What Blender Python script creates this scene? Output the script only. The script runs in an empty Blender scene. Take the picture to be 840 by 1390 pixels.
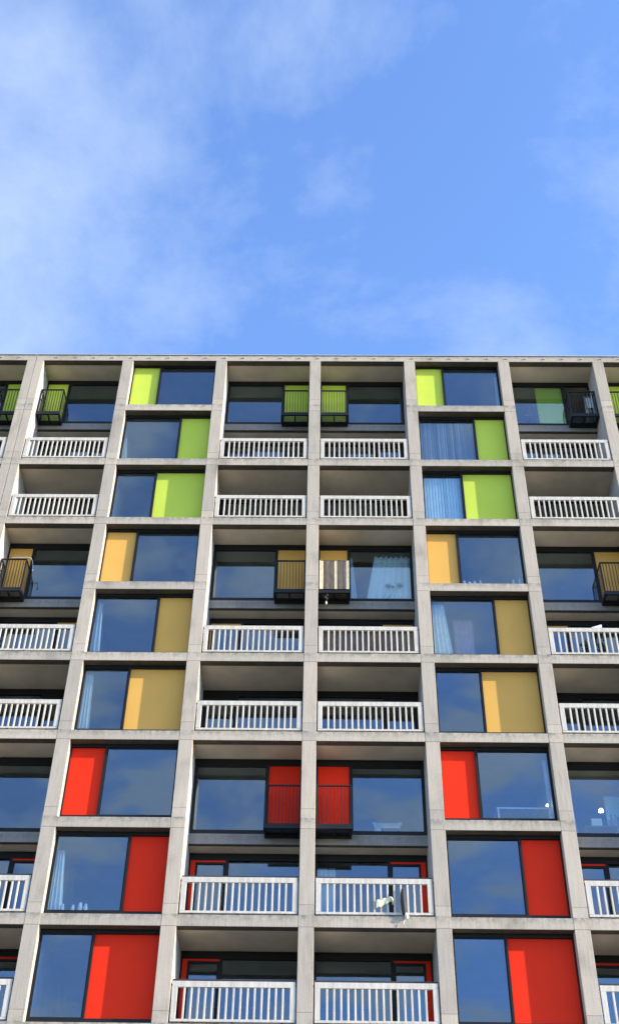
import bpy, bmesh, math, random
from mathutils import Vector, Matrix
random.seed(7)
C = bpy.context.scene.collection
# ------------------------------------------------------------------ layout (metres)
H = 2.65            # storey height
W = 3.38163         # bay pitch
HW = 0.19223        # half a pier
BH = 0.2956         # beam height
GZ = 14.50          # level of the ground below beam 8
DB, D1, D2 = 0.24, 1.0, 1.52    # depth of the beams, of the upper window wall, of the balcony wall
BACK = 6.0
def zb(k): return GZ + (8 - k) * H
JX = -3 * W + 0.03  # expansion joint
BAYS = list(range(-5, 5))
GLASS = {-5, -2, 1, 4}
JUL = {-4: 'R', -3: 'L', -1: 'R', 0: 'L', 2: 'R', 3: 'L'}
DOOR = {-4: 'L', -3: 'R', -1: 'L', 0: 'R', 2: 'L', 3: 'R'}
def edges(i):       # clear opening of a bay, relative to i*W
    a, b = HW, W - HW
    if i == -3: a = 0.03 + 0.30
    if i == -4: b = W + 0.03 - 0.30
    return a, b

# ------------------------------------------------------------------ node helpers
def mat(name):
    m = bpy.data.materials.new(name); m.use_nodes = True
    nt = m.node_tree; nt.nodes.clear()
    out = nt.nodes.new('ShaderNodeOutputMaterial')
    return m, nt, out
def N(nt, t, **kw):
    n = nt.nodes.new(t)
    for k, v in kw.items():
        if k in n.inputs: n.inputs[k].default_value = v
        else: setattr(n, k, v)
    return n
def L(nt, a, ao, b, bi): nt.links.new(a.outputs[ao], b.inputs[bi])
def ramp(nt, stops, interp='LINEAR'):
    r = nt.nodes.new('ShaderNodeValToRGB'); r.color_ramp.interpolation = interp
    e = r.color_ramp.elements
    e[0].position, e[0].color = stops[0][0], (*stops[0][1], 1)
    e[1].position, e[1].color = stops[1][0], (*stops[1][1], 1)
    for p, c in stops[2:]:
        x = e.new(p); x.color = (*c, 1)
    return r
def noise(nt, geo, scale, vec=(1, 1, 1), detail=5, rough=.55):
    mp = N(nt, 'ShaderNodeMapping'); mp.inputs['Scale'].default_value = vec
    L(nt, geo, 'Position', mp, 'Vector')
    n = N(nt, 'ShaderNodeTexNoise', Scale=scale, Detail=detail, Roughness=rough)
    L(nt, mp, 'Vector', n, 'Vector')
    return n
def mixc(nt, a, b, fac, mode='MIX'):
    m = nt.nodes.new('ShaderNodeMix'); m.data_type = 'RGBA'; m.blend_type = mode
    for s, k in ((a, 6), (b, 7), (fac, 0)):
        if isinstance(s, tuple) and len(s) == 2 and not isinstance(s[0], (int, float)): nt.links.new(s[0].outputs[s[1]], m.inputs[k])
        elif isinstance(s, (int, float)): m.inputs[k].default_value = s
        else: m.inputs[k].default_value = (*s, 1)
    return (m, 2)
def simple(name, col, rough=.5, var=.08, nscale=3., spec=.5, metallic=0., bump=0., vec=(1, 1, 1), island=0.):
    m, nt, out = mat(name)
    geo = N(nt, 'ShaderNodeNewGeometry')
    n = noise(nt, geo, nscale, vec)
    lo = tuple(c * (1 - var * 2) for c in col); hi = tuple(min(1, c * (1 + var * 2)) for c in col)
    r = ramp(nt, [(.3, lo), (.7, hi)]); L(nt, n, 'Fac', r, 'Fac')
    src = (r, 'Color')
    if island:
        rr = ramp(nt, [(0, (1 - island,) * 3), (1, (1 + island,) * 3)]); L(nt, geo, 'Random Per Island', rr, 'Fac')
        src = mixc(nt, src, (rr, 'Color'), 1.0, 'MULTIPLY')
    p = N(nt, 'ShaderNodeBsdfPrincipled', Roughness=rough, Metallic=metallic)
    p.inputs['Specular IOR Level'].default_value = spec
    nt.links.new(src[0].outputs[src[1]], p.inputs['Base Color'])
    if bump:
        b = N(nt, 'ShaderNodeBump', Strength=bump, Distance=.01); L(nt, n, 'Fac', b, 'Height'); L(nt, b, 'Normal', p, 'Normal')
    L(nt, p, 'BSDF', out, 'Surface')
    return m

def concrete_mat(name, base, stain=1.0):
    m, nt, out = mat(name)
    geo = N(nt, 'ShaderNodeNewGeometry')
    big = noise(nt, geo, .9, (1, 1, .6), 6, .6)
    fine = noise(nt, geo, 28, (1, 1, 1), 4, .6)
    streak = noise(nt, geo, 1.0, (13, 13, .9), 4, .6)
    board = noise(nt, geo, 1.0, (45, 45, 1.2), 2, .5)
    c1 = ramp(nt, [(.30, tuple(c * .70 for c in base)), (.46, base), (.72, tuple(c * 1.10 for c in base))]); L(nt, big, 'Fac', c1, 'Fac')
    isl = ramp(nt, [(0, (.88, .885, .90)), (1, (1.07, 1.06, 1.04))]); L(nt, geo, 'Random Per Island', isl, 'Fac')
    s = mixc(nt, (c1, 'Color'), (isl, 'Color'), 1.0, 'MULTIPLY')
    st = ramp(nt, [(.33, (.72, .71, .69)), (.52, (1, 1, 1))]); L(nt, streak, 'Fac', st, 'Fac')
    s = mixc(nt, s, (st, 'Color'), .32 * stain, 'MULTIPLY')
    bd = ramp(nt, [(.35, (.84, .84, .84)), (.6, (1.04, 1.04, 1.04))]); L(nt, board, 'Fac', bd, 'Fac')
    s = mixc(nt, s, (bd, 'Color'), .7, 'MULTIPLY')
    fn = ramp(nt, [(.3, (.82, .82, .82)), (.65, (1.06, 1.06, 1.06))]); L(nt, fine, 'Fac', fn, 'Fac')
    s = mixc(nt, s, (fn, 'Color'), .7, 'MULTIPLY')
    sp = noise(nt, geo, 9, (1, 1, .8), 3, .7); spr = ramp(nt, [(.66, (1, 1, 1)), (.74, (.62, .61, .60))]); L(nt, sp, 'Fac', spr, 'Fac')
    s = mixc(nt, s, (spr, 'Color'), .8, 'MULTIPLY')
    # weathering run-off: grey-green stain along the top of every beam, broken by noise
    sep = N(nt, 'ShaderNodeSeparateXYZ'); L(nt, geo, 'Position', sep, 'Vector')
    sub = N(nt, 'ShaderNodeMath', operation='SUBTRACT'); L(nt, sep, 'Z', sub, 0); sub.inputs[1].default_value = GZ - 20 * H
    md = N(nt, 'ShaderNodeMath', operation='MODULO'); L(nt, sub, 0, md, 0); md.inputs[1].default_value = H
    mr = N(nt, 'ShaderNodeMapRange'); L(nt, md, 0, mr, 'Value')
    mr.inputs['From Min'].default_value = .10; mr.inputs['From Max'].default_value = .30
    gt = N(nt, 'ShaderNodeMath', operation='LESS_THAN'); L(nt, md, 0, gt, 0); gt.inputs[1].default_value = .31
    mu = N(nt, 'ShaderNodeMath', operation='MULTIPLY'); L(nt, mr, 'Result', mu, 0); L(nt, gt, 0, mu, 1)
    sn = noise(nt, geo, 1.0, (6, 6, 5), 5, .65)
    sr = ramp(nt, [(.40, (0, 0, 0)), (.64, (1, 1, 1))]); L(nt, sn, 'Fac', sr, 'Fac')
    m2 = N(nt, 'ShaderNodeMath', operation='MULTIPLY'); L(nt, mu, 0, m2, 0); L(nt, sr, 'Color', m2, 1)
    m3 = N(nt, 'ShaderNodeMath', operation='MULTIPLY'); L(nt, m2, 0, m3, 0); m3.inputs[1].default_value = .9 * stain
    s = mixc(nt, s, (.16, .165, .14), (m3, 0))
    p = N(nt, 'ShaderNodeBsdfPrincipled', Roughness=.88); p.inputs['Specular IOR Level'].default_value = .25
    nt.links.new(s[0].outputs[s[1]], p.inputs['Base Color'])
    add = N(nt, 'ShaderNodeMath', operation='ADD'); L(nt, fine, 'Fac', add, 0); L(nt, board, 'Fac', add, 1)
    b = N(nt, 'ShaderNodeBump', Strength=.25, Distance=.004); L(nt, add, 0, b, 'Height'); L(nt, b, 'Normal', p, 'Normal')
    L(nt, p, 'BSDF', out, 'Surface')
    return m

def glass_mat(name):
    m, nt, out = mat(name)
    geo = N(nt, 'ShaderNodeNewGeometry')
    t = N(nt, 'ShaderNodeBsdfTransparent'); t.inputs['Color'].default_value = (.82, .89, .92, 1)
    g = N(nt, 'ShaderNodeBsdfGlossy', Roughness=.012); g.inputs['Color'].default_value = (.70, .85, 1, 1)
    n = noise(nt, geo, .8, (1, 1, 1), 2); b = N(nt, 'ShaderNodeBump', Strength=.022, Distance=.05); L(nt, n, 'Fac', b, 'Height')
    oi = N(nt, 'ShaderNodeObjectInfo'); wn = N(nt, 'ShaderNodeTexWhiteNoise'); wn.noise_dimensions = '1D'; L(nt, oi, 'Random', wn, 'W')
    vs_ = N(nt, 'ShaderNodeVectorMath', operation='MULTIPLY_ADD'); L(nt, wn, 'Color', vs_, 0); vs_.inputs[1].default_value = (.05, 0, .05); vs_.inputs[2].default_value = (-.025, 0, -.025)
    va = N(nt, 'ShaderNodeVectorMath', operation='ADD'); L(nt, b, 'Normal', va, 0); L(nt, vs_, 0, va, 1)
    vn = N(nt, 'ShaderNodeVectorMath', operation='NORMALIZE'); L(nt, va, 0, vn, 0)
    L(nt, vn, 0, g, 'Normal')
    f = N(nt, 'ShaderNodeLayerWeight', Blend=.5); pw_ = N(nt, 'ShaderNodeMath', operation='POWER'); L(nt, f, 'Facing', pw_, 0); pw_.inputs[1].default_value = 4.0
    ma = N(nt, 'ShaderNodeMath', operation='MULTIPLY_ADD'); L(nt, pw_, 0, ma, 0); ma.inputs[1].default_value = 1.0; ma.inputs[2].default_value = .125
    ma.use_clamp = True
    mx = N(nt, 'ShaderNodeMixShader'); L(nt, ma, 0, mx, 0); L(nt, t, 0, mx, 1); L(nt, g, 0, mx, 2)
    L(nt, mx, 0, out, 'Surface')
    return m

def emit(name, col, s):
    m, nt, out = mat(name)
    e = N(nt, 'ShaderNodeEmission', Strength=s); e.inputs['Color'].default_value = (*col, 1); L(nt, e, 0, out, 'Surface')
    return m

M = {
 'concrete': concrete_mat('concrete', (.545, .468, .382)),
 'underside': simple('brown_underside', (.095, .078, .060), .9, .12, 4, bump=.2),
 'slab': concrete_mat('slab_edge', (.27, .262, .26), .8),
 'white': simple('white_paint', (.60, .545, .47), .6, .09, 1.5, vec=(9, 9, 1.2), island=.06),
 'render': simple('white_render', (.44, .44, .43), .8, .06, 2, bump=.1),
 'soffit': simple('soffit_paint', (.72, .61, .48), .8, .07, 1.2),
 'plaster': simple('plaster', (.24, .23, .225), .8, .05, 1.),
 'frame': simple('dark_frame', (.012, .012, .014), .55, .05, 3, spec=.25),
 'metal': simple('black_metal', (.012, .012, .013), .5, .05, 5, spec=.3),
 'timber': simple('dark_timber', (.045, .030, .028), .5, .15, 6, vec=(.3, 3, 3)),
 'flash': simple('roof_flashing', (.55, .56, .58), .45, .04, 2, metallic=.3),
 'green': simple('lime_panel', (.56, .68, .08), .45, .025, .8, spec=.16, bump=.02),
 'yellow': simple('ochre_panel', (.74, .41, .095), .45, .025, .8, spec=.16, bump=.02),
 'red': simple('red_panel', (.86, .036, .012), .5, .025, .8, spec=.07, bump=.02),
 'glass': glass_mat('window_glass'),
 'curtain': simple('pale_curtain', (.64, .70, .72), .8, .03, 3),
 'printcloth': simple('printed_curtain', (.84, .92, .93), .8, .03, 3),
 'whitecloth': simple('white_cloth', (.80, .80, .78), .8, .05, 9, bump=.3),
 'cream': simple('cream_cloth', (.80, .74, .50), .8, .08, 9, bump=.4),
 'blindgrey': simple('grey_blind', (.27, .265, .26), .6, .05, 3, island=.6),
 'blindblue': simple('blue_blind', (.78, .90, .97), .6, .04, 3, island=.16),
 'reed': simple('reed', (.185, .150, .125), .8, .15, 12, vec=(1, 1, .3), island=.35),
 'reedpale': simple('pale_reed', (.80, .72, .52), .8, .08, 12, island=.05),
 'dark': simple('dark_fabric', (.022, .022, .026), .7, .1, 9),
 'leaf': simple('leaf', (.05, .09, .035), .5, .25, 14, island=.3),
 'pot': simple('pot', (.10, .075, .06), .7, .1, 8),
 'pink': simple('pink_cloth', (.55, .22, .38), .7, .06, 5),
 'blue': simple('pale_blue_board', (.35, .62, .72), .6, .04, 4),
 'skin': simple('skin', (.50, .30, .22), .6, .05, 9),
 'mauve': simple('mauve_cloth', (.62, .40, .50), .8, .06, 4),
 'purple': simple('purple_top', (.20, .07, .20), .8, .08, 9),
 'hair': simple('hair', (.03, .02, .016), .6, .1, 14),
 'bulb': emit('lamp_light', (1, .80, .50), 6.0),
 'ink': simple('ink', (.06, .07, .09), .7, .05, 5),
 'grass': simple('grass', (.085, .088, .042), .9, .3, .8, bump=.5),
 'paving': simple('paving', (.30, .28, .26), .85, .12, 1.5, bump=.2),
 'asphalt': simple('asphalt', (.05, .05, .052), .9, .12, 2, bump=.2),
}

# ------------------------------------------------------------------ mesh helpers
class MB:
    def __init__(s): s.v = []; s.f = []; s.mi = []
    def box(s, x0, x1, y0, y1, z0, z1, mi=0):
        if x0 > x1: x0, x1 = x1, x0
        b = len(s.v)
        s.v += [(x, y, z) for z in (z0, z1) for y in (y0, y1) for x in (x0, x1)]
        for q in ((0, 2, 3, 1), (4, 5, 7, 6), (0, 1, 5, 4), (2, 6, 7, 3), (0, 4, 6, 2), (1, 3, 7, 5)):
            s.f.append(tuple(b + k for k in q)); s.mi.append(mi)
        return s
    def tube(s, pts, r, n=8, mi=0):
        pts = [Vector(p) for p in pts]; rs = r if isinstance(r, (list, tuple)) else [r] * len(pts)
        b = len(s.v)
        for i, p in enumerate(pts):
            d = (pts[min(i + 1, len(pts) - 1)] - pts[max(i - 1, 0)]).normalized()
            u = d.cross(Vector((0, 0, 1)) if abs(d.z) < .9 else Vector((1, 0, 0))).normalized(); w = d.cross(u)
            for k in range(n):
                a = 2 * math.pi * k / n
                s.v.append(tuple(p + (u * math.cos(a) + w * math.sin(a)) * rs[i]))
        for i in range(len(pts) - 1):
            for k in range(n):
                s.f.append((b + i * n + k, b + i * n + (k + 1) % n, b + (i + 1) * n + (k + 1) % n, b + (i + 1) * n + k)); s.mi.append(mi)
        s.f.append(tuple(b + k for k in reversed(range(n)))); s.mi.append(mi)
        e = b + (len(pts) - 1) * n
        s.f.append(tuple(e + k for k in range(n))); s.mi.append(mi)
        return s
    def grid(s, fn, nu, nv, mi=0):
        b = len(s.v)
        for j in range(nv + 1):
            for i in range(nu + 1): s.v.append(tuple(fn(i / nu, j / nv)))
        for j in range(nv):
            for i in range(nu):
                a = b + j * (nu + 1) + i
                s.f.append((a, a + 1, a + nu + 2, a + nu + 1)); s.mi.append(mi)
        return s
    def mesh(s, name, mats):
        me = bpy.data.meshes.new(name); me.from_pydata(s.v, [], s.f)
        for m in (mats if isinstance(mats, (list, tuple)) else [mats]): me.materials.append(M[m] if isinstance(m, str) else m)
        me.polygons.foreach_set('material_index', s.mi)
        bm = bmesh.new(); bm.from_mesh(me); bmesh.ops.recalc_face_normals(bm, faces=bm.faces); bm.to_mesh(me); bm.free()
        return me
def obj(name, mb, mats, parent=None, loc=(0, 0, 0), smooth=False, label=None):
    me = mb if isinstance(mb, bpy.types.Mesh) else mb.mesh(name, mats)
    o = bpy.data.objects.new(name, me); C.objects.link(o); o.location = loc
    if parent: o.parent = parent
    if smooth:
        for p in me.polygons: p.use_smooth = True
    if label: o['label'] = label
    return o
def bevel(o, w=.006, seg=2):
    b = o.modifiers.new('bevel', 'BEVEL'); b.width = w; b.segments = seg; b.limit_method = 'ANGLE'
def empty(name, loc):
    o = bpy.data.objects.new(name, None); C.objects.link(o); o.location = loc; o.empty_display_size = .2
    return o
def tag(o, label, cat, group=None):
    o['label'] = label; o['category'] = cat
    if group: o['group'] = group
    return o
def copy_tree(o, parent, loc=None):
    c = o.copy(); C.objects.link(c); c.parent = parent
    if loc: c.location = loc
    for ch in o.children: copy_tree(ch, c)
    return c

# ------------------------------------------------------------------ ground
def struct(name, mb, m): o = obj(name, mb, m); o['kind'] = 'structure'; return o
struct('ground', MB().grid(lambda u, v: ((u - .5) * 3000, (v - .5) * 3000, 0), 8, 8), 'grass')
struct('pavement', MB().box(-60, 60, -5.5, -.02, -.2, .12), 'paving')
struct('road', MB().grid(lambda u, v: ((u - .5) * 400, -13 + v * 7.5, .004), 20, 2), 'asphalt')

# ------------------------------------------------------------------ the building
B = empty('apartment_block', (0, 0, 0))
tag(B, 'tall concrete grid apartment block with lime, ochre and red panels and white balcony railings', 'apartment building')
ZR = 8 * H + GZ - .029      # underside of the roof beam
piers = [(i * W - HW, i * W + HW) for i in range(-5, 6) if i != -3] + [(JX - .30, JX - .008), (JX + .008, JX + .30)]
fm = MB()
for a, b in piers:
    for k in range(0, 14):
        top = (zb(k - 1) if k else ZR + .27)
        if k == 1: top = ZR
        z0 = zb(k) if k else ZR
        if k == 0: continue
        z0 = zb(k) if k < 13 else 0.0
        zc = z0 + .575 if k < 13 else z0 + 1.6
        fm.box(a, b, 0, DB, z0 + .0025, zc - .0012)
        fm.box(a, b, 0, DB, zc + .0012, top - .0025)
    fm.box(a + .012, b - .012, .012, DB - .004, 0, ZR)
fm.box(JX - .008, JX + .008, .08, DB - .01, 0, ZR)
for i in BAYS:
    a, b = edges(i); a += i * W; b += i * W
    for k in range(1, 14):
        if i not in GLASS and k in (1, 4, 7): continue
        zz = zb(k)
        if k == 13: fm.box(a, b, .004, DB, .1, zz + BH)
        else:
            fm.box(a, b, .004, DB, zz, zz + BH)
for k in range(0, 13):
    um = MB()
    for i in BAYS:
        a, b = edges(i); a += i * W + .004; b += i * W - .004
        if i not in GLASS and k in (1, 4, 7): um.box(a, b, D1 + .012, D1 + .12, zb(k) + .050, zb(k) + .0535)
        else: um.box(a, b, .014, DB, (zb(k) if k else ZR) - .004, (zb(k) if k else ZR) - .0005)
    obj('beam_underside', um, 'underside', B)  # thin separate strip, coloured dark brown, below each beam and mid slab
fr = obj('concrete_frame', fm, 'concrete', B); bevel(fr, .008, 2)
# roof beam with cast lugs and a metal flashing
rm = MB()
x_l, x_r = -5 * W - HW, 5 * W + HW
for a, b in ((x_l, JX - .010), (JX + .010, x_r)):
    n = max(1, round((b - a) / (2 * W)))
    for k in range(n):
        rm.box(a + (b - a) * k / n + (.0015 if k else 0), a + (b - a) * (k + 1) / n, .002, DB, ZR, ZR + .285)
rb = obj('roof_beam', rm, 'concrete', B); bevel(rb, .008, 2)
lm = MB(); lm.box(-.05, .05, -.022, .002, .125, .165); lm.box(.012, .042, -.034, -.022, .115, .15)
lme = lm.mesh('cast_lug', 'concrete')
k = x_l + .3
while k < x_r:
    if abs(k - JX) > .12:
        bevel(obj('cast_lug', lme, None, rb, (k, 0, ZR)), .008, 1)
    k += W / 5
fl = MB()
for a, b in ((x_l - .02, JX - .012), (JX + .012, x_r + .02)): fl.box(a, b, -.03, 6.2, ZR + .287, ZR + .318)
obj('flashing', fl, 'flash', B)
# party walls, slabs, back wall
pw = MB()
for i in range(-5, 6):
    a, b = i * W - HW + .004, i * W + HW - .004
    if i == -3: a, b = JX - .296, JX + .296
    pw.box(a, b, DB + .001, BACK, 0, ZR + .26)
obj('party_wall', pw, 'render', B)
for k in range(0, 14):
    sl = MB(); so = MB()
    zz = zb(k) if k else ZR
    if k == 13: zz = .02
    for i in BAYS:
        a, b = edges(i); a += i * W - .003; b += i * W + .003
        if i not in GLASS and k in (1, 4, 7):
            sl.box(a, b, D1, BACK, zz + .062, zz + .36)
            so.box(a, b, D1 + .13, BACK, zz + .054, zz + .061)
        else:
            sl.box(a, b, DB + .002, BACK, zz + .02, zz + .285)
            so.box(a, b, DB + .004, BACK, zz + .010, zz + .019)
    obj('floor_slab', sl, 'slab', B)
    obj('soffit', so, 'soffit', B)
obj('back_wall', MB().box(x_l, x_r, BACK + .001, BACK + .25, 0, ZR + .28), 'plaster', B)
# rooms behind the windows: a partition in every bay
pt = MB()
for i in BAYS:
    a, b = edges(i); a += i * W; b += i * W
    pt.box(a, b, BACK - .6, BACK - .5, zb(13), ZR)
obj('partition_wall', pt, 'plaster', B)
# plain infill of the storeys below the picture
lcache = {}
for i in BAYS:
    a, b = edges(i); z0, z1 = BH, H; m_ = (a + b) / 2
    if (a, b) not in lcache:
        lo = MB()
        lo.box(a, b, DB + .02, DB + .10, z0, z0 + .5); lo.box(a, b, DB + .02, DB + .10, z1 - .12, z1)
        lo.box(a, a + .05, DB + .02, DB + .10, z0 + .5, z1 - .12); lo.box(b - .05, b, DB + .02, DB + .10, z0 + .5, z1 - .12)
        lo.box(m_ - .03, m_ + .03, DB + .02, DB + .10, z0 + .5, z1 - .12)
        lcache[(a, b)] = (lo.mesh('lower_window', 'frame'), MB().box(a + .05, m_ - .03, DB + .05, DB + .056, z0 + .5, z1 - .12).mesh('pane', 'glass'), MB().box(m_ + .03, b - .05, DB + .05, DB + .056, z0 + .5, z1 - .12).mesh('pane', 'glass'))
    for k in range(10, 14):
        lw = obj('lower_window', lcache[(a, b)][0], None, B, (i * W, 0, zb(k)))
        for q in (1, 2): obj('pane', lcache[(a, b)][q], None, lw)

COL = lambda r: ('green', 'yellow', 'red')[(r - 1) // 3]
LAB = {'green': 'lime green infill panel', 'yellow': 'ochre yellow infill panel', 'red': 'bright red infill panel'}

# --- windows of the flush glass bays
FRAC = {1: .35, 2: .631, 0: .453}
cache = {}
def glass_window(i, r):
    a, b = edges(i); key = ('g', a, b, r)
    base = ('gm', a, b, r % 3)
    if base not in cache:
        m = FRAC[r % 3] * W; y0, y1 = DB + .003, .335
        f = MB()
        f.box(a, b, y0, y1, 2.546, 2.64); f.box(a, b, y0, y1, BH + .002, .47)
        f.box(a, a + .035, y0, y1, .47, 2.546); f.box(b - .035, b, y0, y1, .47, 2.546)
        f.box(m - .026, m + .026, y0, y1, .47, 2.546)
        L_ = (a + .035, m - .026); R_ = (m + .026, b - .035)
        P_, G_ = (L_, R_) if r % 3 == 1 else (R_, L_)
        # slim inner sash round the pane
        s = MB(); g0, g1 = G_
        for q in ((g0, g0 + .03, .47, 2.546), (g1 - .03, g1, .47, 2.546), (g0 + .03, g1 - .03, .47, .50), (g0 + .03, g1 - .03, 2.516, 2.546)):
            s.box(q[0], q[1], y0 + .022, y1 - .01, q[2], q[3])
        p = MB().box(P_[0], P_[1], .312, .33, .47, 2.546)
        g = MB().box(g0 + .03, g1 - .03, .285, .291, .50, 2.516)
        cache[base] = (f.mesh('window', 'frame'), s.mesh('sash', 'frame'), p, g.mesh('pane', 'glass'))
    fme, sme, p, gme = cache[base]
    pk = base + (COL(r),)
    if pk not in cache: cache[pk] = p.mesh('infill_panel', COL(r))
    o = obj('window', fme, None, B, (i * W, 0, zb(r)))
    obj('sash', sme, None, o); obj('pane', gme, None, o); obj('infill_panel', cache[pk], None, o, label=LAB[COL(r)])
    return o
for i in BAYS:
    if i in GLASS:
        for r in range(1, 10): glass_window(i, r)

# --- upper windows of the balcony bays (with the door that opens on the small balcony)
def upper_window(i, r):
    a, b = edges(i); s = JUL[i]; y0, y1 = D1 + .002, D1 + .09
    m = (.338 * W) if s == 'L' else W - .338 * W
    slid = (i == 2 and r == 1)       # its panel is slid open behind the pane
    f = MB(); f.box(a, b, y0, y1, 2.451, 2.655); f.box(a, b, y0, y1, .362, .451)
    f.box(a, a + .05, y0, y1, .451, 2.451); f.box(b - .05, b, y0, y1, .451, 2.451); f.box(m - .032, m + .032, y0, y1, .451, 2.451)
    o = obj('window', f, 'frame', B, (i * W, 0, zb(r)))
    Lr, Rr = (a + .05, m - .032), (m + .032, b - .05)
    P_, G_ = (Lr, Rr) if s == 'L' else (Rr, Lr)
    if slid: obj('infill_panel', MB().box(2.05 - .82, 2.05 + .14, D1 + .10, D1 + .12, .46, 2.45), 'green', o, label='lime green panel slid open behind the pane')
    else: obj('infill_panel', MB().box(P_[0], P_[1], D1 + .03, D1 + .055, .451, 2.451), COL(r), o, label=LAB[COL(r)])
    g0, g1 = G_; sm = MB()
    for q in ((g0, g0 + .035, .451, 2.451), (g1 - .035, g1, .451, 2.451), (g0 + .035, g1 - .035, .451, .486), (g0 + .035, g1 - .035, 2.416, 2.451)):
        sm.box(q[0], q[1], y0 + .015, y1 - .02, q[2], q[3])
    obj('sash', sm, 'frame', o)
    obj('pane', MB().box(g0 + .035, g1 - .035, D1 + .04, D1 + .046, .486, 2.416), 'glass', o)
# --- balcony wall windows
def lower_window(i, r):
    a, b = edges(i); s = DOOR[i]; y0, y1 = D2, D2 + .09
    top = 2.70 if r % 3 == 2 else 2.655
    m = (.36 * W) if s == 'L' else W - .36 * W
    f = MB(); f.box(a, b, y0, y1, top - .20, top); f.box(a, b, y0, y1, .286, .36)
    f.box(a, a + .05, y0, y1, .36, top - .20); f.box(b - .05, b, y0, y1, .36, top - .20); f.box(m - .04, m + .04, y0, y1, .36, top - .20)
    o = obj('balcony_window', f, 'frame', B, (i * W, 0, zb(r)))
    Lr, Rr = (a + .05, m - .04), (m + .04, b - .05)
    P_, G_ = (Lr, Rr) if s == 'L' else (Rr, Lr)
    d = MB(); p0, p1 = P_; sw = .12 if r > 6 else .035
    outer = p0 if s == 'L' else p1
    for q in ((p0, p1, top - .20 - .05, top - .20), (outer, outer + (sw if s == 'L' else -sw), .36, top - .25)):
        d.box(q[0], q[1], y0 + .012, y1 - .02, q[2], q[3])
    if r < 5 or r == 6: obj('door_surround', d, 'frame', o)
    else: obj('door_surround', d, COL(r), o, label='ochre door surround' if r == 5 else 'red door surround')
    q0, q1 = (p0 + sw, p1) if s == 'L' else (p0, p1 - sw)
    dm = MB()
    for q in ((q0, q0 + .06, .36, top - .25), (q1 - .06, q1, .36, top - .25), (q0 + .06, q1 - .06, .36, .46), (q0 + .06, q1 - .06, top - .31, top - .25)):
        dm.box(q[0], q[1], y0 + .02, y1 - .02, q[2], q[3])
    obj('door', dm, 'frame', o)
    obj('pane', MB().box(q0 + .06, q1 - .06, y0 + .045, y0 + .051, .46, top - .31), 'glass', o)
    obj('pane', MB().box(G_[0], G_[1], y0 + .045, y0 + .051, .36, top - .20), 'glass', o)
# --- white balustrades
def balustrade(i, r):
    a, b = edges(i); key = ('bal', a, b)
    a += .037; b -= .037
    if key not in cache:
        f = MB(); f.box(a, b, .022, .10, 1.155, 1.30); f.box(a, b, .022, .10, .345, .407)
        p = MB(); p.box(a, a + .125, .020, .102, .407, 1.155)
        p2 = MB(); p2.box(b - .125, b, .020, .102, .407, 1.155)
        n = 15; w = b - a - .25
        for k in range(n):
            x = a + .125 + w * (k + 1) / (n + 1)
            f.box(x - .023, x + .023, .032, .090, .407, 1.155)
        h = MB(); h.box(a - .02, b + .02, .15, .215, 1.325, 1.395)
        for k in range(4):
            x = a + .1 + (b - a - .2) * k / 3; h.box(x - .015, x + .015, .098, .17, 1.24, 1.325)
        st = MB()
        for z in (.375, 1.22):
            st.box(a - .036, a - .001, .045, .075, z - .015, z + .015); st.box(b + .001, b + .036, .045, .075, z - .015, z + .015)
        for k in range(3):
            x = a + .3 + (b - a - .6) * k / 2; st.box(x - .02, x + .02, .04, .08, BH - .004, .345)
        o = obj('balustrade', f, 'white', B); bevel(o, .005, 1)
        for q in (p, p2): bevel(obj('end_post', q, 'white', o), .005, 1)
        obj('handrail', h, 'timber', o); obj('fixing', st, 'metal', o)
        o.location = (i * W, 0, zb(r)); cache[key] = o
        return o
    return copy_tree(cache[key], B, (i * W, 0, zb(r)))
# --- small projecting balconies of black metal
def juliet(i, r):
    a, b = edges(i); s = JUL[i]; key = ('jul', a, b, s)
    if key in cache: return copy_tree(cache[key], B, (i * W, 0, zb(r)))
    if s == 'L': x0, x1 = a + .02, .345 * W
    else: x0, x1 = W - .345 * W, b - .02
    yf, yb, zf0, zf1, zt = .42, D1 - .002, .235, .375, 1.53
    f = MB()
    for x in (x0, x1 - .035): f.box(x, x + .035, yf, yf + .035, zf1, zt - .035)
    n = max(2, round((x1 - x0) / .095))
    for k in range(1, n):
        x = x0 + (x1 - x0) * k / n; f.box(x - .008, x + .008, yf + .004, yf + .026, zf1, zt - .035)
    for xs in (x0 + .004, x1 - .016):
        ns = 6
        for k in range(1, ns):
            y = yf + (yb - yf) * k / ns; f.box(xs, xs + .012, y - .005, y + .005, zf1, zt - .035)
    h = MB(); h.box(x0, x1, yf, yf + .045, zt - .035, zt); h.box(x0, x0 + .035, yf + .045, yb, zt - .035, zt); h.box(x1 - .035, x1, yf + .045, yb, zt - .035, zt)
    fl = MB(); fl.box(x0, x1, yf, yf + .05, zf0, zf1); fl.box(x0, x1, yb - .12, yb, zf0, zf1)
    fl.box(x0, x0 + .05, yf + .05, yb - .12, zf0, zf1); fl.box(x1 - .05, x1, yf + .05, yb - .12, zf0, zf1)
    fl.box((x0 + x1) / 2 - .02, (x0 + x1) / 2 + .02, yf + .05, yb - .12, zf0 + .01, zf1 - .045)
    g = MB(); y = yf + .075
    while y < yb - .13:
        g.box(x0 + .05, x1 - .05, y - .003, y + .003, zf1 - .04, zf1 - .012); y += .045
    o = obj('juliet_balcony', f, 'metal', B); obj('handrail', h, 'metal', o); obj('floor_frame', fl, 'metal', o); obj('floor_grating', g, 'metal', o)
    o.location = (i * W, 0, zb(r)); cache[key] = o
    return o
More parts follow.
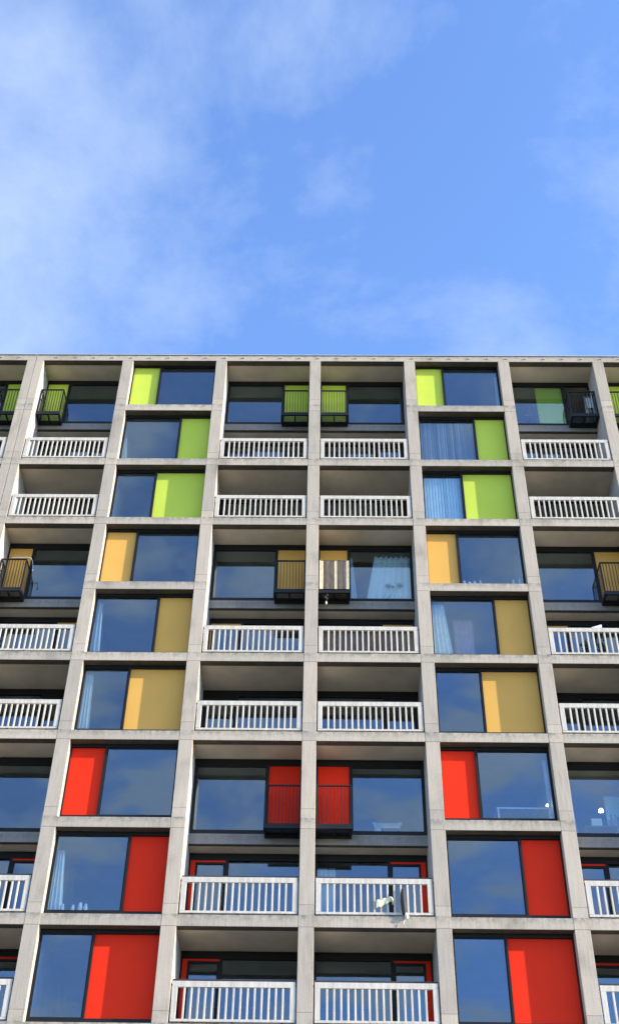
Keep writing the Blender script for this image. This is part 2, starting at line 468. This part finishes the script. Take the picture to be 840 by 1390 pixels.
for i in BAYS:
    if i in GLASS: continue
    for r in range(1, 10):
        if r % 3 == 1: upper_window(i, r); juliet(i, r)
        else: lower_window(i, r); balustrade(i, r)

# ------------------------------------------------------------------ things on the balconies and behind the panes
def curtain(label, x0, x1, z0, z1, y, m='curtain', folds=6, amp=.03, x0b=None, x1b=None, wavy=0., group=None, name='curtain', parent=None, cat='curtain'):
    x0b = x0 if x0b is None else x0b; x1b = x1 if x1b is None else x1b
    ph = random.random() * 6
    def fn(u, v):
        xa = x0b + (x0 - x0b) * v; xb = x1b + (x1 - x1b) * v
        uu = u + .018 * math.sin(u * folds * 7 + ph)
        return (xa + (xb - xa) * u, y + amp * math.sin(uu * folds * 2 * math.pi + ph + .5 * math.sin(3 * v)) * (1 - .3 * v),
                z0 + (z1 - z0) * v + (wavy * math.sin(u * folds * 2 * math.pi) * v))
    mb = MB().grid(fn, folds * 10, 10)
    o = obj(name, mb, m, smooth=True); sd = o.modifiers.new('thick', 'SOLIDIFY'); sd.thickness = .004
    if label: tag(o, label, cat, group)
    return o
GRP = 'curtains hanging behind the windows'
c = curtain('pale blue flower printed curtain with wavy heading, right of the reed screened small balcony', 1.99, 3.12, zb(4) + .50, zb(4) + 2.30, 1.17, 'printcloth', folds=7, amp=.028, x0b=1.70, x1b=3.10, wavy=.03, group=GRP)
# printed flowers and the dark heading tape of this curtain
fp = MB(); ox, oz = 2.42, zb(4) + .50
def petal(cx, cz, r, n):
    for k in range(n):
        a = 2 * math.pi * k / n + .3
        fp.tube([(cx, 1.128, cz), (cx + r * .6 * math.cos(a - .35), 1.126, cz + r * .6 * math.sin(a - .35)), (cx + r * math.cos(a), 1.126, cz + r * math.sin(a))], [.012, .018, .006], 5)
petal(ox - .02, oz + .58, .11, 9); petal(ox + .34, oz + .60, .13, 8); petal(ox + .12, oz + .55, .06, 6)
fp.tube([(ox - .02, 1.128, oz + .56), (ox - .10, 1.128, oz + .30), (ox - .20, 1.128, oz + .05)], .006, 5)
fp.tube([(ox + .34, 1.128, oz + .58), (ox + .16, 1.128, oz + .40), (ox - .04, 1.128, oz + .08)], .006, 5)
obj('flower_print', fp, 'ink', c)
ht = MB()
ht.tube([(1.97 + 1.17 * k / 40, 1.165, zb(4) + 2.33 + .03 * math.sin(k / 40 * 7 * 2 * math.pi)) for k in range(41)], .022, 6)
obj('heading_tape', ht, 'ink', c)
curtain('narrow pale curtain gathered beside the reed screened small balcony', 1.20, 1.27, zb(4) + .50, zb(4) + 2.25, 1.16, folds=2, amp=.02, x1b=1.42, group=GRP)
curtain('thin white curtain swept to the left of the ochre panelled window with a violet tint', W + .26, W + .62, zb(5) + .50, zb(5) + 2.48, .46, 'whitecloth', 4, .03, x1b=W + .82, group=GRP)
curtain('narrow pale curtain at the left of the left hand window with right side ochre panel', -2 * W + .26, -2 * W + .40, zb(5) + .50, zb(5) + 2.46, .45, folds=2, x1b=-2 * W + .52, group=GRP)
curtain('pale curtain left of the pane beside the left hand widest ochre panel', -2 * W + .26, -2 * W + .46, zb(6) + .50, zb(6) + 2.46, .45, folds=3, x1b=-2 * W + .56, group=GRP)
curtain('pale blue curtain at the left of the red panelled window with sill vases', -2 * W + .26, -2 * W + .44, zb(8) + .50, zb(8) + 2.2, .45, folds=3, x1b=-2 * W + .60, group=GRP)
curtain('short pale curtain edge in the lower left corner of a lime panelled window', -2 * W + .25, -2 * W + .30, zb(2) + .50, zb(2) + 1.7, .45, folds=2, x1b=-2 * W + .42, group=GRP)
curtain('sheer white curtain at the right edge of the window over the white table', 2 * W - .36, 2 * W - .26, zb(7) + .50, zb(7) + 2.40, .50, 'whitecloth', 2, .02, x0b=2 * W - .34, group=GRP)
curtain('slim pale curtain at the right edge of the right hand top row window', 2 * W - .32, 2 * W - .26, zb(1) + .50, zb(1) + 2.35, .48, folds=2, amp=.02, group=GRP)
curtain('pale curtain edge in the lower right corner of the far left red storey window', -2 * W - HW - .32, -2 * W - HW - .12, zb(7) + .50, zb(7) + 1.05, 1.17, folds=2, amp=.02, group=GRP)
curtain('pale curtain half drawn behind the left end of the railing hung with cloths', .26, .74, zb(8) + .30, zb(8) + 2.40, 1.72, folds=4, group=GRP)
curtain('muted mauve curtain deep behind the window with the swept white curtain', W + .95, W + 1.55, zb(5) + .35, zb(5) + 2.3, 1.0, 'mauve', 5, .03, group=GRP)
def vblind(label, x0, x1, z0, z1, y, m, n, ang):
    mb = MB()
    for k in range(n):
        x = x0 + (x1 - x0) * (k + .5) / n; hw = (x1 - x0) / n * .47; ca, sa = math.cos(ang) * hw, math.sin(ang) * hw
        b = len(mb.v)
        for z in (z0, z1):
            mb.v += [(x - ca, y - sa, z), (x, y - .012, z), (x + ca, y + sa, z)]
        mb.f += [(b, b + 1, b + 4, b + 3), (b + 1, b + 2, b + 5, b + 4)]; mb.mi += [0, 0]
    o = obj('vertical_blind', mb, m); s = o.modifiers.new('thick', 'SOLIDIFY'); s.thickness = .002
    obj('blind_track', MB().box(x0, x1, y - .03, y + .03, z1, z1 + .04), 'frame', o)
    return tag(o, label, 'blind', 'vertical blinds behind the windows')
vblind('dark grey vertical slat blind drawn across the left pane of a lime panelled window', W + .25, W + .631 * W - .06, zb(2) + .49, zb(2) + 2.46, .40, 'blindgrey', 24, .12)
vblind('pale blue vertical slat blind drawn across the pane left of the widest lime panel', W + .25, W + .453 * W - .06, zb(3) + .49, zb(3) + 2.44, .40, 'blindblue', 13, .12)

def reeds(name, x0, x1, y, z0, z1, n, m, jit=.03, pale=None):
    mb = MB(); pale = pale or []
    for k in range(n):
        x = x0 + (x1 - x0) * (k + .5) / n + random.uniform(-.002, .002); r = (x1 - x0) / n * .56
        zt = z1 + random.uniform(-jit, jit); yy = y + random.uniform(-.006, .006)
        u = (k + .5) / n
        mb.tube([(x, yy, z0), (x + random.uniform(-.004, .004), yy, zt)], r, 5, 1 if any(p0 <= u <= p1 for p0, p1 in pale) else 0)
    return mb
o = obj('reed_screen', reeds('reed',   .235, 1.145, .400, zb(4) + .36, zb(4) + 1.49, 64, None, .015, [(0, .13), (.50, .60), (.91, 1.0)]), ['reed', 'reedpale'])
for z in (.62, .95, 1.28):
    obj('binding', MB().box(  .235, 1.145, .412, .416, zb(4) + z, zb(4) + z + .012), 'reed', o)
tag(o, 'brown reed screen with three pale strips lining the small black balcony', 'reed screen')
o = obj('reed_screen', reeds('reed', .24, 3.15, .125, zb(5) + .36, zb(5) + 1.318, 190, None, .022), ['reed'])
fz = MB()
for k in range(150):
    x = .25 + 2.88 * random.random(); z = zb(5) + 1.31 + random.uniform(-.004, .022)
    fz.tube([(x, .118, z), (x + random.uniform(-.04, .04), .11 + random.uniform(-.01, .01), z + random.uniform(-.01, .015))], [.016, .010], 5)
obj('frayed_top', fz, 'reedpale', o)
tag(o, 'long brown reed screen with frayed pale top behind white balusters', 'reed screen')

# hanging ornament under the reed screened balcony
o = empty('hanging_ornament', (.44, .47, zb(4) + .235))
tag(o, 'dark dangling ornament with a pale tip hanging below the reed screened small balcony', 'ornament')
cb = MB(); cb.tube([(0, 0, 0), (.004, 0, -.30)], .006, 6)
obj('cord', cb, 'dark', o)
cl = MB()
for k in range(7):
    a = k * .9; x, z = .05 * math.cos(a), -.04 - .028 * k
    cl.tube([(0, 0, z + .03), (x * .7, .03 * math.sin(a), z), (x * 1.3, .05 * math.sin(a), z - .07)], [.012, .030, .010], 6)
obj('cluster', cl, 'dark', o)
obj('tip', MB().tube([(.004, 0, -.29), (.006, 0, -.34), (.008, 0, -.40), (.008, 0, -.43)], [.006, .026, .022, .006], 8), 'whitecloth', o, smooth=True)

# string and bead on the ochre balcony at left
o = empty('draped_cord', (-9.15, .44, zb(4) + 1.53))
tag(o, 'white cord draped in loops over the black railing of the far left ochre balcony', 'cord')
sb = MB(); pts = []
for k in range(25):
    u = k / 24; pts.append((-.30 + .58 * u, -.028, .02 + .022 * abs(math.sin(u * 2 * math.pi))))
sb.tube(pts, .011, 6); obj('loop', sb, 'whitecloth', o)
tl = MB(); tl.tube([(.28, -.028, .02), (.33, .06, -.03), (.36, .12, -.22), (.37, .14, -.33)], .008, 6)
tl.tube([(.37, .14, -.31), (.372, .14, -.345), (.372, .14, -.385)], [.008, .026, .010], 8); obj('tail', tl, 'whitecloth', o)

# cloths on the lower railing
def towel():
    mb = MB()
    def fn(u, v):
        x = 1.73 + .42 * u
        z = zb(8) + .60 + .16 * u + .17 * (v - .5) * (1.25 - .5 * u) + .015 * math.sin(u * 17)
        return (x, .006 - .018 * math.sin(v * math.pi) - .006 * math.sin(u * 11), z)
    mb.grid(fn, 24, 8); return mb
o = obj('knotted_cloth', towel(), 'cream', smooth=True); s = o.modifiers.new('thick', 'SOLIDIFY'); s.thickness = .012; s.offset = -1
kb = MB(); kb.tube([(2.06, .004, zb(8) + .80), (2.12, -.03, zb(8) + .76), (2.15, -.02, zb(8) + .70), (2.14, .0, zb(8) + .60)], [.014, .022, .022, .012], 8)
obj('knot', kb, 'cream', o, smooth=True)
tag(o, 'pale cream cloth tied across the white balusters', 'cloth')
o = empty('hanging_garment', (2.42, -.03, zb(8) + 1.0))
tag(o, 'narrow dark garment with a pale lower end hanging outside the white balusters', 'garment')
g = MB(); g.tube([(-.005, .02, .05), (-.01, .005, .0), (-.02, 0, -.14), (-.015, -.005, -.32), (-.005, -.005, -.5), (.005, 0, -.66), (.01, .0, -.70)], [.022, .035, .062, .070, .068, .05, .03], 9)
obj('body', g, 'dark', o, smooth=True)
g = MB(); g.tube([(.02, -.012, -.62), (.045, -.016, -.68), (.06, -.018, -.72), (.045, -.015, -.77), (.03, -.012, -.80)], [.02, .045, .055, .035, .01], 8)
obj('pale_end', g, 'whitecloth', o, smooth=True)
g = MB(); g.tube([(.03, -.012, -.79), (-.02, -.014, -.86), (-.015, -.014, -.93)], [.008, .010, .005], 6); obj('strap', g, 'whitecloth', o)

# white paper on the handrail at right, plant behind it
def wedge(name, x0, x1, y0, y1, z0, zl, zr, m):
    mb = MB(); b = 0
    mb.v = [(x0, y0, z0), (x1, y0, z0), (x1, y1, z0), (x0, y1, z0), (x0, y0, z0 + zl), (x1, y0, z0 + zr), (x1, y1, z0 + zr * .8), (x0, y1, z0 + zl)]
    mb.f = [(0, 3, 2, 1), (4, 5, 6, 7), (0, 1, 5, 4), (1, 2, 6, 5), (2, 3, 7, 6), (3, 0, 4, 7)]; mb.mi = [0] * 6
    return obj(name, mb, m)
o = wedge('folded_cloth', 8.30, 8.62, .145, .225, zb(5) + 1.396, .02, .13, 'whitecloth'); bevel(o, .012, 2)
tag(o, 'small white folded cloth lying on the balcony handrail at right', 'cloth')
def plant(x, y, z, label, hgt, seed):
    rnd = random.Random(seed)
    o = empty('potted_plant', (x, y, z)); tag(o, label, 'plant', 'potted plants on the right hand ochre balcony')
    p = MB(); n = 14
    p.tube([(0, 0, 0), (0, 0, .02), (0, 0, .24), (0, 0, .27)], [.11, .115, .15, .155], n); obj('pot', p, 'pot', o)
    f = MB(); st = MB()
    for k in range(9):
        a = rnd.random() * 6.28; r = rnd.uniform(.05, .22); top = (r * math.cos(a), r * math.sin(a), hgt * rnd.uniform(.6, 1))
        st.tube([(0, 0, .26), (top[0] * .4, top[1] * .4, (top[2] + .26) / 2), top], [.008, .006, .003], 5)
        for j in range(16):
            t = rnd.uniform(.35, 1.0); cx, cy, cz = top[0] * t, top[1] * t, .26 + (top[2] - .26) * t
            b = rnd.random() * 6.28; l = rnd.uniform(.05, .11); w = l * .35; dz = rnd.uniform(-.04, .05)
            k0 = len(f.v); dx, dy = math.cos(b), math.sin(b)
            f.v += [(cx, cy, cz), (cx + dx * l * .5 - dy * w, cy + dy * l * .5 + dx * w, cz + dz * .4), (cx + dx * l, cy + dy * l, cz + dz), (cx + dx * l * .5 + dy * w, cy + dy * l * .5 - dx * w, cz + dz * .4)]
            f.f.append((k0, k0 + 1, k0 + 2, k0 + 3)); f.mi.append(0)
    obj('foliage', f, 'leaf', o); obj('stem', st, 'leaf', o)
plant(8.15, .50, zb(5) + .286, 'bushy potted plant behind the balusters, left of the folded white cloth', 1.05, 3)
plant(8.62, .55, zb(5) + .286, 'taller potted plant behind the balusters under the folded white cloth', 1.20, 5)

# small pieces on the sills
def sill_piece(label, x, y, z, w, h, m='whitecloth', tilt=.4):
    mb = MB(); n = 12
    mb.tube([(x, y, z), (x, y, z + h * .15), (x, y, z + h * .6), (x, y, z + h * .92), (x, y, z + h)], [w * .32, w * .42, w * .5, w * .3, w * .34], n)
    o = obj('ornament', mb, m, smooth=False); tag(o, label, 'ornament', 'small pieces standing on the window sills'); return o
zs = zb(4) + .473
# inner sills that carry them (part of the window)
sm = MB()
for i, r in ((1, 4), (-2, 8), (1, 7)):
    a, b = edges(i); sm.box(i * W + a, i * W + b, .337, .62, zb(r) + .43, zb(r) + .471)
obj('inner_sill', sm, 'plaster', B)
for k, (x, w, h) in enumerate(((4.70, .10, .26), (4.86, .12, .20), (5.02, .10, .24), (5.20, .08, .28))):
    sill_piece('white vase among four on the sill beside an ochre panel, ' + ('leftmost', 'second from left', 'third from left', 'rightmost')[k] + ' one', x, .42, zs, w, h)
for k, (x, w, h) in enumerate(((6.22, .08, .30), (6.42, .08, .33))):
    sill_piece('white vase at the right end of the ochre panel sill, ' + ('left', 'right')[k] + ' of the two', x, .42, zs, w, h)
zs = zb(8) + .473
for k, (x, w, h) in enumerate(((-6.16, .09, .26), (-5.90, .10, .24), (-5.72, .13, .30), (-5.58, .11, .27))):
    sill_piece('pale blue vase on the sill of a red panelled window, ' + ('leftmost', 'second from left', 'third from left', 'rightmost')[k] + ' one', x, .46, zs, w, h, 'curtain')
# white table and lamp, right hand red window
o = empty('table', (5.80, .95, zb(7) + .286)); tag(o, 'white table standing inside the window right of the lit red panel', 'table')
obj('tabletop', MB().box(-.75, .72, -.30, .30, .70, .745), 'whitecloth', o)
for x in (-.70, .67):
    for y in (-.26, .26): obj('leg', MB().box(x - .025, x + .025, y - .025, y + .025, 0, .70), 'whitecloth', o)
def lamp(label, x, y, z, h, sc=1., base='metal'):
    o = empty('table_lamp', (x, y, z)); tag(o, label, 'lamp', 'small lit lamps behind the windows')
    obj('stand', MB().tube([(0, 0, 0), (0, 0, .02), (0, 0, .03), (0, 0, h)], [.07, .07, .012, .01], 10), base, o)
    obj('lamp_shade', MB().tube([(0, 0, h), (0, 0, h + .02), (0, 0, h + .10 * sc), (0, 0, h + .13 * sc)], [.06 * sc, .10 * sc, .075 * sc, .05 * sc], 14), 'bulb', o)
lamp('small lit lamp on the white table beside the red panelled window', 6.46, .80, zb(7) + .286 + .745, .12, .5)
# far right red storey window: lamp, paper, picture board, cloth
def stand_table(label, x, y, z, w, d, h, m='plaster'):
    o = empty('side_table', (x, y, z)); tag(o, label, 'table')
    obj('tabletop', MB().box(-w / 2, w / 2, -d / 2, d / 2, h - .03, h), m, o)
    for sx in (-1, 1):
        for sy in (-1, 1): obj('leg', MB().box(sx * (w / 2 - .03) - .015, sx * (w / 2 - .03) + .015, sy * (d / 2 - .03) - .015, sy * (d / 2 - .03) + .015, 0, h - .03), m, o)
zf = zb(7) + .36
stand_table('grey side table behind the far right window of the red storey', 7.95, 1.55, zf, .9, .5, .50)
lamp('lit cream lamp behind the far right window of the red storey', 8.08, 1.62, zf + .50, .58, .75)
o = obj('paper_sheet', MB().box(7.70, 7.99, 1.330, 1.336, zf + .50, zf + .73), 'whitecloth'); tag(o, 'small white card standing in the far right window of the red storey', 'card')
o = empty('picture_board', (8.62, 1.95, zf)); tag(o, 'pale blue board with a dark jagged lower half, behind the far right red storey window', 'board')
obj('panel', MB().box(-.33, .45, -.015, .015, .70, 1.75), 'blue', o)
jg = MB()
for k in range(12):
    x = -.31 + .063 * k; jg.box(x, x + .058, -.024, -.017, .72, 1.02 + .16 * abs(math.sin(k * 1.7)))
obj('jagged_shape', jg, 'blindgrey', o)
for x in (-.25, .38): obj('leg', MB().box(x - .02, x + .02, -.016, .016, 0, .70), 'metal', o)
o = curtain('pink cloth hanging at the left edge of the far right red storey window', 7.03, 7.24, zf + .12, zf + 1.0, 1.30, 'pink', 3, .02, name='hanging_cloth', cat='cloth', x1b=7.30)
# white armchair and table in the middle red window
o = empty('armchair', (2.16, 1.75, zf)); tag(o, 'white rounded armchair behind the middle red storey window', 'armchair')
bk = MB(); pts = [(-.36 * math.cos(a), -.05 + .30 * math.sin(a), .70 + .12 * math.sin(a)) for a in [math.pi * k / 12 for k in range(13)]]
bk.tube([(p[0], p[1], p[2]) for p in pts], .06, 8); obj('backrest', bk, 'whitecloth', o, smooth=True)
wl = MB(); wl.grid(lambda u, v: (-.36 * math.cos(math.pi * u), -.05 + .30 * math.sin(math.pi * u), .38 + (.70 + .12 * math.sin(math.pi * u) - .38) * v), 16, 3)
w_ = obj('shell', wl, 'whitecloth', o, smooth=True); s = w_.modifiers.new('thick', 'SOLIDIFY'); s.thickness = .05
st = obj('seat', MB().box(-.33, .33, -.32, .22, .32, .44), 'whitecloth', o); bevel(st, .03, 3)
for x in (-.28, .28):
    for y in (-.27, .16): obj('leg', MB().tube([(x, y, 0), (x, y, .32)], [.012, .018], 8), 'metal', o)
o = empty('low_table', (2.22, 1.30, zf)); tag(o, 'low white table in front of the white armchair, middle red storey window', 'table')
obj('tabletop', MB().box(-.26, .26, -.14, .14, .30, .34), 'whitecloth', o)
for x in (-.22, .22):
    for y in (-.10, .10): obj('leg', MB().box(x - .014, x + .014, y - .014, y + .014, 0, .30), 'metal', o)

# folding clothes airer on the dark top right balcony
o = empty('clothes_airer', (9.76, .70, zb(1) + .365)); tag(o, 'pale folding clothes airer standing on the dark small balcony at top right', 'clothes airer')
fr_ = MB()
for x in (-.13, .13):
    fr_.tube([(x, -.10, 0), (x, .02, 1.22)], .012, 6); fr_.tube([(x, .14, 0), (x, .02, 1.20)], .012, 6)
for k in range(6): fr_.tube([(-.13, -.085 + .02 * k, .16 + .2 * k), (.13, -.085 + .02 * k, .16 + .2 * k)], .008, 6)
obj('frame', fr_, 'curtain', o)
cm = MB().grid(lambda u, v: (-.10 + .20 * u, -.095 + .10 * v + .006 * math.sin(u * 9), .50 + .62 * v), 8, 6)
a_ = obj('hung_cloth', cm, 'curtain', o); s = a_.modifiers.new('thick', 'SOLIDIFY'); s.thickness = .01

# person behind the pane, top right
def person(x, y, z, label):
    o_name = 'person'
    J = {'pel': (0, 0, .90, .115), 'wai': (0, 0, 1.05, .105), 'che': (0, -.01, 1.25, .125), 'nek': (0, -.005, 1.42, .048), 'hd0': (0, -.02, 1.50, .062), 'hd1': (0, -.02, 1.57, .084), 'hd2': (0, -.012, 1.63, .070)}
    E_ = [('pel', 'wai'), ('wai', 'che'), ('che', 'nek'), ('nek', 'hd0'), ('hd0', 'hd1'), ('hd1', 'hd2')]
    for s, t in ((-1, 'l'), (1, 'r')):
        J.update({'sh' + t: (s * .16, 0, 1.35, .052), 'el' + t: (s * .215, .02, 1.08, .040), 'wr' + t: (s * .15, -.15, .95, .027), 'ha' + t: (s * .12, -.21, .945, .032),
                  'hp' + t: (s * .085, 0, .85, .085), 'kn' + t: (s * .10, -.02, .48, .056), 'an' + t: (s * .10, .02, .08, .038), 'ft' + t: (s * .115, -.13, .03, .030)})
        E_ += [('che', 'sh' + t), ('sh' + t, 'el' + t), ('el' + t, 'wr' + t), ('wr' + t, 'ha' + t), ('pel', 'hp' + t), ('hp' + t, 'kn' + t), ('kn' + t, 'an' + t), ('an' + t, 'ft' + t)]
        for q in range(4):
            n1, n2 = f'f{q}a' + t, f'f{q}b' + t
            J[n1] = (s * (.145 - .02 * q), -.255, .945 + .002 * q, .010); J[n2] = (s * (.145 - .02 * q), -.30 + .006 * abs(q - 1.5), .925, .008)
            E_ += [('ha' + t, n1), (n1, n2)]
        J['th' + t] = (s * .075, -.225, .965, .010); E_.append(('wr' + t, 'th' + t))
    names = list(J); me = bpy.data.meshes.new('person')
    me.from_pydata([J[n][:3] for n in names], [(names.index(a), names.index(b)) for a, b in E_], [])
    o = bpy.data.objects.new('person', me); C.objects.link(o); o.location = (x, y, z); o.rotation_euler = (0, 0, .35)
    sk = o.modifiers.new('skin', 'SKIN'); sk.use_smooth_shade = True
    for k, n in enumerate(names):
        v = me.skin_vertices[0].data[k]; v.radius = (J[n][3], J[n][3] * (.8 if n in ('pel', 'wai', 'che') else 1)); v.use_root = (n == 'pel')
    sb_ = o.modifiers.new('sub', 'SUBSURF'); sb_.levels = 2; sb_.render_levels = 2
    me.materials.append(M['skin'])
    tag(o, label, 'person')
    h = MB()
    def cap(u, v):
        a = 2 * math.pi * u; e = -.25 + (math.pi / 2 + .25) * v
        front = max(0, -math.sin(a)); rr = .094
        return (rr * math.cos(e) * math.cos(a), .004 + (rr + .004) * math.cos(e) * math.sin(a), 1.585 + .05 * front + (.092 - .05 * front) * math.sin(e))
    h.grid(cap, 20, 8); obj('hair', h, 'hair', o, smooth=True)
    t_ = MB()
    def torso(u, v):
        a = 2 * math.pi * u; zz = .84 + .54 * v
        rx = .165 + .025 * math.sin(v * 3.14 * 1.2) - (.07 * max(0, v - .85) / .15); ry = .125 - (.04 * max(0, v - .85) / .15)
        return (rx * math.cos(a), ry * math.sin(a), zz)
    t_.grid(torso, 24, 10); k_ = obj('top', t_, 'purple', o, smooth=True)
    sl_ = MB()
    for s in (-1, 1): sl_.tube([(s * .14, 0, 1.365), (s * .18, .005, 1.27), (s * .213, .02, 1.10)], [.066, .062, .054], 10)
    obj('sleeves', sl_, 'purple', o, smooth=True)
    tr = MB()
    for s in (-1, 1): tr.tube([(s * .075, 0, .90), (s * .088, -.005, .78), (s * .10, -.02, .48), (s * .10, .02, .10)], [.115, .108, .075, .062], 12)
    obj('trousers', tr, 'dark', o, smooth=True)
    ey = MB()
    for s in (-1, 1): ey.tube([(s * .032, -.095, 1.565), (s * .032, -.104, 1.565)], [.011, .007], 8)
    obj('eyes', ey, 'hair', o)
    ns = MB(); ns.tube([(0, -.098, 1.575), (0, -.118, 1.535), (0, -.100, 1.528)], [.008, .014, .012], 7); obj('nose', ns, 'skin', o, smooth=True)
    return o
person(7.83, 1.62, zb(1) + .362, 'person in a purple top standing behind the top right window')

# ------------------------------------------------------------------ camera
f_px, pitch, yaw, roll = 1675.44865, .73853, -.02003, .01882
fw = Vector((math.sin(yaw) * math.cos(pitch), math.cos(yaw) * math.cos(pitch), math.sin(pitch)))
rt = Vector((math.cos(yaw), -math.sin(yaw), 0)); up = rt.cross(fw)
rt2 = rt * math.cos(roll) + up * math.sin(roll); up2 = up * math.cos(roll) - rt * math.sin(roll)
cd = bpy.data.cameras.new('camera'); cam = bpy.data.objects.new('camera', cd); C.objects.link(cam)
mw = Matrix((rt2, up2, -fw)).transposed().to_4x4(); mw.translation = Vector((.48, -29.29401, GZ - 12.87856)); cam.matrix_world = mw
cd.sensor_fit = 'VERTICAL'; cd.sensor_height = 36; cd.lens = f_px * 36 / 1390; cd.clip_start = .1; cd.clip_end = 6000
bpy.context.scene.camera = cam

# ------------------------------------------------------------------ light
EL, AZ = math.radians(18.2), math.radians(76)      # elevation; angle from the facade's normal towards the right
sd = Vector((math.sin(AZ) * math.cos(EL), -math.cos(AZ) * math.cos(EL), math.sin(EL)))
sun = bpy.data.lights.new('sun', 'SUN'); sun.energy = 4.4; sun.angle = math.radians(.5); sun.color = (1, .90, .75)
so_ = bpy.data.objects.new('sun', sun); C.objects.link(so_); so_.rotation_euler = sd.to_track_quat('Z', 'Y').to_euler(); so_.location = sd * 80
w = bpy.data.worlds.new('World'); bpy.context.scene.world = w; w.use_nodes = True
nt = w.node_tree; nt.nodes.clear()
out = N(nt, 'ShaderNodeOutputWorld'); bg = N(nt, 'ShaderNodeBackground', Strength=.135)
sky = N(nt, 'ShaderNodeTexSky'); sky.sky_type = 'NISHITA'; sky.sun_disc = False; sky.sun_elevation = EL
sky.sun_rotation = math.atan2(sd.x, sd.y); sky.air_density = 1.0; sky.dust_density = .6; sky.ozone_density = 1.0
tc = N(nt, 'ShaderNodeTexCoord'); sep = N(nt, 'ShaderNodeSeparateXYZ'); L(nt, tc, 'Generated', sep, 'Vector')
# thin clouds at one height: direction / (height + curvature)
az_ = N(nt, 'ShaderNodeMath', operation='ADD'); L(nt, sep, 'Z', az_, 0); az_.inputs[1].default_value = .12
mxz = N(nt, 'ShaderNodeMath', operation='MAXIMUM'); L(nt, az_, 0, mxz, 0); mxz.inputs[1].default_value = .08
dv = N(nt, 'ShaderNodeVectorMath', operation='DIVIDE'); L(nt, tc, 'Generated', dv, 0)
cmb = N(nt, 'ShaderNodeCombineXYZ'); L(nt, mxz, 0, cmb, 'X'); L(nt, mxz, 0, cmb, 'Y'); cmb.inputs['Z'].default_value = 1e6
L(nt, cmb, 0, dv, 1)
mp = N(nt, 'ShaderNodeMapping'); L(nt, dv, 0, mp, 'Vector'); mp.inputs['Location'].default_value = (30.4, 1.1, 0); mp.inputs['Scale'].default_value = (1, 1, 0)
n1 = N(nt, 'ShaderNodeTexNoise', Scale=3.2, Detail=10, Roughness=.63, Distortion=.18); L(nt, mp, 0, n1, 'Vector')
n2 = N(nt, 'ShaderNodeTexNoise', Scale=1.5, Detail=3, Roughness=.5); L(nt, mp, 0, n2, 'Vector')
# cloud bank lies over the left of the view
sp2 = N(nt, 'ShaderNodeSeparateXYZ'); L(nt, dv, 0, sp2, 'Vector')
bx = N(nt, 'ShaderNodeMath', operation='MULTIPLY_ADD'); L(nt, sp2, 'X', bx, 0); bx.inputs[1].default_value = -.36; bx.inputs[2].default_value = -.105
by = N(nt, 'ShaderNodeMath', operation='MULTIPLY_ADD'); L(nt, sp2, 'Y', by, 0); by.inputs[1].default_value = -.035; L(nt, bx, 0, by, 2)
bxc = N(nt, 'ShaderNodeClamp'); L(nt, by, 0, bxc, 'Value'); bxc.inputs['Min'].default_value = -.11; bxc.inputs['Max'].default_value = .13
s1 = N(nt, 'ShaderNodeMath', operation='MULTIPLY_ADD'); L(nt, n2, 'Fac', s1, 0); s1.inputs[1].default_value = .45; L(nt, bxc, 0, s1, 2)
s2 = N(nt, 'ShaderNodeMath', operation='MULTIPLY_ADD'); L(nt, n1, 'Fac', s2, 0); s2.inputs[1].default_value = .55; L(nt, s1, 0, s2, 2)
cr = ramp(nt, [(.385, (0, 0, 0)), (.66, (1, 1, 1))]); L(nt, s2, 0, cr, 'Fac')
# broken cloud in the other half of the sky, over the photographer's back
n3 = N(nt, 'ShaderNodeTexNoise', Scale=5.2, Detail=8, Roughness=.58, Distortion=.2); L(nt, mp, 0, n3, 'Vector')
c3 = ramp(nt, [(.43, (0, 0, 0)), (.60, (1, 1, 1))], 'EASE'); L(nt, n3, 'Fac', c3, 'Fac')
yb = N(nt, 'ShaderNodeMapRange'); L(nt, sp2, 'Y', yb, 'Value'); yb.inputs['From Min'].default_value = .1; yb.inputs['From Max'].default_value = -.6
c3m = N(nt, 'ShaderNodeMath', operation='MULTIPLY'); L(nt, c3, 'Color', c3m, 0); L(nt, yb, 'Result', c3m, 1)
yi = N(nt, 'ShaderNodeMath', operation='MULTIPLY_ADD'); L(nt, yb, 'Result', yi, 0); yi.inputs[1].default_value = -.75; yi.inputs[2].default_value = 1.0
crs = N(nt, 'ShaderNodeMath', operation='MULTIPLY'); L(nt, cr, 'Color', crs, 0); L(nt, yi, 0, crs, 1)
crm = N(nt, 'ShaderNodeMath', operation='MAXIMUM'); L(nt, crs, 0, crm, 0); L(nt, c3m, 0, crm, 1)
cf = N(nt, 'ShaderNodeMath', operation='MULTIPLY'); L(nt, crm, 0, cf, 0); cf.inputs[1].default_value = .75
mix = nt.nodes.new('ShaderNodeMix'); mix.data_type = 'RGBA'; L(nt, cf, 0, mix, 0); tn = mixc(nt, (sky, 'Color'), (1.13, 1.42, 1.98), 1.0, 'MULTIPLY')
nt.links.new(tn[0].outputs[2], mix.inputs[6])
mix.inputs[7].default_value = (3.5, 4.05, 4.7, 1)
nt.links.new(mix.outputs[2], bg.inputs['Color']); L(nt, bg, 0, out, 'Surface')
vs = bpy.context.scene.view_settings; vs.view_transform = 'Standard'; vs.look = 'None'; vs.gamma = 1; vs.exposure = 1.0
vs.use_curve_mapping = False
bpy.context.scene.cycles.max_bounces = 10; bpy.context.scene.cycles.transparent_max_bounces = 12
